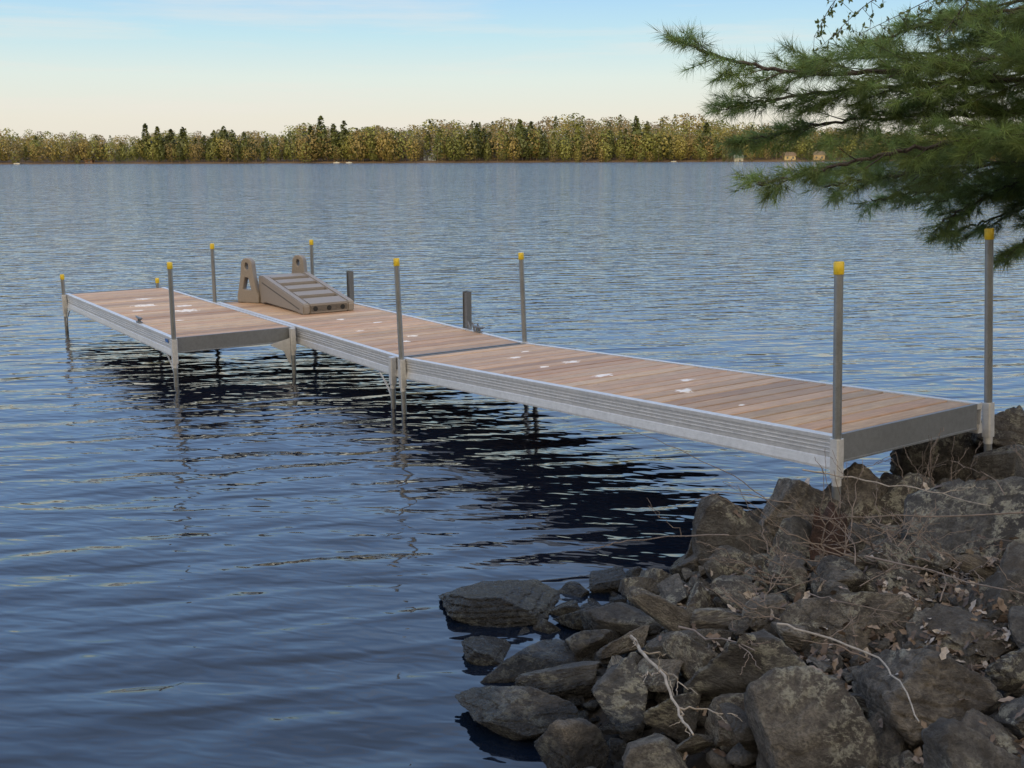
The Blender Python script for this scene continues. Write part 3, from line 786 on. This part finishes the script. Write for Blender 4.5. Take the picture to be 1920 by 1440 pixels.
M_FOL = mat_needle('far_foliage', .40)
def tree_geo(x, y, z, H, kind, r, nclump, out, back=False):
    Vt, Vc, Ct = out
    if kind == 'pine':
        hh = r.uniform(.08, 1, nclump) ** .9; prof = (1 - hh) ** .50 * (.70 + .36 * np.abs(np.sin(hh * r.uniform(12, 18) + r.uniform(0, 6))))
        Rm = H * r.uniform(.19, .27); col = np.array([.066, .082, .024]) * r.uniform(.7, 1.25)
        if r.random() < .35: col = np.array([.11, .122, .032]) * r.uniform(.8, 1.2)
        sz = H * .038; cen = .5
    else:
        hh = r.uniform(.08, 1, nclump); prof = np.sqrt(np.clip(1 - ((hh - .52) / .50) ** 2, 0, 1)) * r.uniform(.8, 1.05, nclump)
        Rm = H * r.uniform(.32, .46)
        col = np.array([(.180, .165, .042), (.16, .17, .040), (.195, .155, .045), (.14, .155, .038), (.175, .135, .046), (.155, .125, .048)][r.integers(6)]) * r.uniform(.8, 1.12)
        if back and r.random() < .25: col = np.array([.17, .135, .080]) * r.uniform(.85, 1.1)
        sz = H * (.036 if kind == 'leafy' else .030); cen = .5
    a = r.uniform(0, 2 * math.pi, nclump); rr = Rm * prof * np.sqrt(r.uniform(.2, 1.1, nclump))
    C = np.stack([rr * np.cos(a), rr * np.sin(a), hh * H], 1)
    nrm = C - np.array([0, 0, H * cen]); nrm[:, 2] *= .6; nrm /= np.linalg.norm(nrm, axis=1)[:, None] + 1e-6
    nrm = nrm + r.normal(size=(nclump, 3)) * .32; nrm /= np.linalg.norm(nrm, axis=1)[:, None]
    C = C + np.array([x, y, z])
    u1 = np.cross(nrm, r.normal(size=(nclump, 3))); u1 /= np.linalg.norm(u1, axis=1)[:, None]
    u2 = np.cross(nrm, u1)
    s = (sz * r.uniform(.5, 1.4, nclump))[:, None]
    Q = np.stack([C - u1 * s, C + u2 * s * .85, C + u1 * s, C - u2 * s * .85], 1)
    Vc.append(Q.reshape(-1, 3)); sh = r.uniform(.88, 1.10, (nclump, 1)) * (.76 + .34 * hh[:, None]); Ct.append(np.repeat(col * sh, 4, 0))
    tr = H * .010
    tc_ = [[.19, .15, .11]] if r.random() < .5 else [[.10, .07, .05]]
    for qa in (0, math.pi / 2):
        dx, dy = math.cos(qa + .7) * tr, math.sin(qa + .7) * tr
        Vc.append(np.array([(x - dx, y - dy, z - .5), (x + dx, y + dy, z - .5), (x + dx * .25, y + dy * .25, z + H * .93), (x - dx * .25, y - dy * .25, z + H * .93)]))
        Ct.append(np.repeat(tc_, 4, 0))
fr = np.random.default_rng(5); out = ([], [], [])
houses = [-47, 141, 172, 190]
row_d = [2.5, 6, 12, 20, 30, 42, 56, 74, 95, 120]
for j, dd in enumerate(row_d):
    x = -520.
    while x < 660:
        x += fr.uniform(2.6, 6.6) * (1 if j < 4 else 1.05)
        d2 = dd + fr.uniform(-2, 5) * (1 + j * .25)
        if j < 3 and any(abs(x - hx) < 5 for hx in houses): continue
        if j < 1 and fr.random() < .5: continue
        y = shoreY(x) + d2; z = far_h(x, d2)
        lowl = .74 + .26 * min(1, max(0, (x + 230) / 110)) if x < 250 else .92
        cl = .82 + .30 * (.5 + .5 * math.sin(x / 9. + j * .4) * math.sin(x / 27. + .5))
        H = fr.uniform(12, 18.5) * lowl * cl * (fr.uniform(.45, .9) if j == 0 else 1)
        pb = .50 if math.sin(x / 30. + 1) > 0 else .18
        kind = 'pine' if fr.random() < (pb if j < 4 else .16) else ('leafy' if fr.random() < .88 else 'bare')
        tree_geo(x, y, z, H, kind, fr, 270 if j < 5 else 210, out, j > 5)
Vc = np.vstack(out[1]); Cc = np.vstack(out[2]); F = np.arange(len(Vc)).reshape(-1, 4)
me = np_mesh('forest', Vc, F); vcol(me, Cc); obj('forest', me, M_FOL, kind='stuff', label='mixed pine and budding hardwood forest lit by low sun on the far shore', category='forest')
for (px, H) in ((-205, 21), (-198, 19.5), (-190, 18), (-183, 19), (-108, 25), (-95, 22.5), (-101, 21), (-114, 20), (5, 24), (12, 23), (76, 26), (83, 23), (122, 23), (-20, 21.5), (-160, 19.5), (40, 21.5)):
    dd = 14; y = shoreY(px) + dd; z = far_h(px, dd)
    o3 = ([], [], []); tree_geo(0, 0, 0, H, 'pine', fr, 420, o3)
    t_ = obj('pine_tree', None, loc=(px, y, z), label='tall dark pine standing above the far-shore forest', category='tree', group='tall pines on the far shore')
    me = np_mesh('pine_crown', o3[1][0], np.arange(len(o3[1][0])).reshape(-1, 4)); vcol(me, o3[2][0]); obj('crown', me, M_FOL, t_)
    mb = MB(); mb.tube([(0, 0, -.6), (0, 0, H * .5), (0, 0, H * .95)], [.35, .22, .05], 7); obj('trunk', mb.mesh('pine_trunk'), M_BARK, t_)
M_WIN = simple('window_glass', (.04, .05, .07), .15)
def house(x, dd, w, d, h, wc, rc, label, floors=2):
    y = shoreY(x) + dd; z = far_h(x, dd)
    o = obj('house', None, loc=(x, y, z), label=label, category='house')
    b = MB(); b.box(-w/2, w/2, 0, d, -1, h); b.prism([(0, h), (d, h), (d/2, h + d * .32)], 'x', -w/2, w/2)
    obj('wall', b.mesh('wall'), simple('house_wall', wc, .7, 0, 2, .15), o)
    b = MB(); e = .4; rh = d * .32
    for s0, s1 in ((-e, d/2), (d + e, d/2)):
        z0 = h - e * .64 + .05
        b.prism([(s0, z0), (s1, h + rh + .05), (s1, h + rh + .3), (s0, z0 + .25)], 'x', -w/2 - e, w/2 + e)
    obj('roof', b.mesh('roof'), simple('house_roof', rc, .8, 0, 2, .2), o)
    nw = max(2, int(w / 2.4))
    for fl in range(floors):
        for k in range(nw):
            xx = -w/2 + (k + .5) * w / nw; b = MB(); z0 = .9 + fl * 2.8
            if z0 + 1.4 > h: continue
            b.box(xx - .5, xx + .5, -.06, -.01, z0, z0 + 1.3); obj('window', b.mesh('window'), M_WIN, o)
    b = MB(); b.box(w * .12 - .45, w * .12 + .45, -.08, -.02, 0, .85); obj('door', b.mesh('door'), M_WIN, o)
house(-47, 18, 7, 6, 5.4, (.10, .12, .15), (.07, .07, .08), 'grey-blue two-storey lake house among trees')
house(172, 10, 7, 6, 2.8, (.20, .16, .09), (.12, .09, .07), 'cream lake cottage lit by low sun', 1)
house(190, 12, 7, 6, 3.2, (.20, .15, .09), (.11, .09, .07), 'tan lake cottage lit by low sun', 1)
house(141, 5, 5.5, 5, 2.0, (.17, .17, .16), (.08, .10, .09), 'white low boathouse with green-grey roof', 1)
house(-235, 8, 4, 4, 2.0, (.10, .05, .035), (.09, .08, .07), 'small red-brown cabin at the waterline', 1)
for px in (-262, -97, -90, 98):
    b = MB(); b.prism([(-1.6, .05), (1.4, .05), (1.9, .5), (-1.7, .42)], 'y', -.7, .7)
    o = obj('boat', None, loc=(px, shoreY(px) - 4, 0), label='small white motorboat moored at the far shore', category='boat', group='boats moored on the far shore')
    obj('hull', b.mesh('hull'), simple('white_gelcoat', (.20, .20, .20), .5), o)
    b = MB(); b.prism([(-.5, .44), (.8, .48), (.4, .9), (-.3, .95)], 'y', -.5, .5); obj('windshield', b.mesh('windshield'), M_WIN, o)

# ------------------------------------------------------------------ world and sun
EL = 8.5; AZ = 193
w_ = bpy.data.worlds.new('World'); scene.world = w_; w_.use_nodes = True
nt = w_.node_tree; nt.nodes.clear()
def N(t): return nt.nodes.new(t)
o = N('ShaderNodeOutputWorld'); bg = N('ShaderNodeBackground'); nt.links.new(bg.outputs[0], o.inputs[0])
sky = N('ShaderNodeTexSky'); sky.sky_type = 'NISHITA'; sky.sun_disc = False
sky.sun_elevation = R(EL); sky.sun_rotation = R(AZ); sky.air_density = 1.0; sky.dust_density = 1.2
tc = N('ShaderNodeTexCoord'); sp = N('ShaderNodeSeparateXYZ'); nt.links.new(tc.outputs['Generated'], sp.inputs[0])
rp = N('ShaderNodeValToRGB'); nt.links.new(sp.outputs[2], rp.inputs[0])
stops = [(0, (.77, .71, .62)), (.035, (.77, .74, .65)), (.07, (.69, .77, .73)), (.105, (.50, .72, .80)), (.145, (.36, .61, .86)), (.19, (.42, .72, 1.22)), (.5, (.48, .76, 1.32)), (1.0, (.62, .70, .86))]
e = rp.color_ramp.elements
while len(e) < len(stops): e.new(.5)
for i, (p_, c_) in enumerate(stops): e[i].position = p_; e[i].color = (*c_, 1)
mp = N('ShaderNodeMapping'); mp.inputs['Scale'].default_value = (2.2, 2.2, 30); mp.inputs['Rotation'].default_value = (0, R(4), 0); nt.links.new(tc.outputs['Generated'], mp.inputs[0])
nz = N('ShaderNodeTexNoise'); nz.inputs['Scale'].default_value = 1.6; nz.inputs['Detail'].default_value = 7; nz.inputs['Roughness'].default_value = .6; nt.links.new(mp.outputs[0], nz.inputs[0])
r2 = N('ShaderNodeValToRGB'); nt.links.new(nz.outputs[0], r2.inputs[0]); r2.color_ramp.elements[0].position = .50; r2.color_ramp.elements[0].color = (0,0,0,1); r2.color_ramp.elements[1].position = .72; r2.color_ramp.elements[1].color = (.45,.45,.45,1)
mc = N('ShaderNodeMix'); mc.data_type = 'RGBA'; nt.links.new(r2.outputs[0], mc.inputs[0]); nt.links.new(rp.outputs[0], mc.inputs[6]); mc.inputs[7].default_value = (.80, .74, .69, 1)
mr = N('ShaderNodeMapRange'); mr.interpolation_type = 'SMOOTHSTEP'; nt.links.new(sp.outputs[1], mr.inputs[0])
mr.inputs[1].default_value = .12; mr.inputs[2].default_value = -.80; mr.inputs[3].default_value = 0; mr.inputs[4].default_value = .95
ms = N('ShaderNodeMix'); ms.data_type = 'RGBA'; nt.links.new(mr.outputs[0], ms.inputs[0]); nt.links.new(mc.outputs[2], ms.inputs[6]); ms.inputs[7].default_value = (2.15, 1.75, 1.22, 1)
sc = N('ShaderNodeVectorMath'); sc.operation = 'SCALE'; sc.inputs['Scale'].default_value = 10; nt.links.new(ms.outputs[2], sc.inputs[0])
mx = N('ShaderNodeMix'); mx.data_type = 'RGBA'; mx.inputs[0].default_value = .90; nt.links.new(sky.outputs[0], mx.inputs[6]); nt.links.new(sc.outputs[0], mx.inputs[7])
nt.links.new(mx.outputs[2], bg.inputs[0]); bg.inputs[1].default_value = .114
sun = bpy.data.lights.new('sun', 'SUN'); sun.energy = 5.0; sun.angle = R(.5); sun.color = (1.0, .80, .48)
so = bpy.data.objects.new('sun', sun); COL.objects.link(so)
sd_ = Vector((math.sin(R(AZ)) * math.cos(R(EL)), math.cos(R(AZ)) * math.cos(R(EL)), math.sin(R(EL))))
so.rotation_euler = sd_.to_track_quat('Z', 'Y').to_euler(); so.location = sd_ * 50

# ------------------------------------------------------------------ camera
cam = bpy.data.cameras.new('camera'); cam.sensor_width = 36; cam.lens = 37.9; cam.clip_start = .05; cam.clip_end = 6000
co = bpy.data.objects.new('camera', cam); COL.objects.link(co)
co.matrix_world = Matrix.Translation((0, 0, 2.07)) @ Matrix.Rotation(R(90 - 11.8), 4, 'X') @ Matrix.Rotation(R(-.15), 4, 'Z')
scene.camera = co
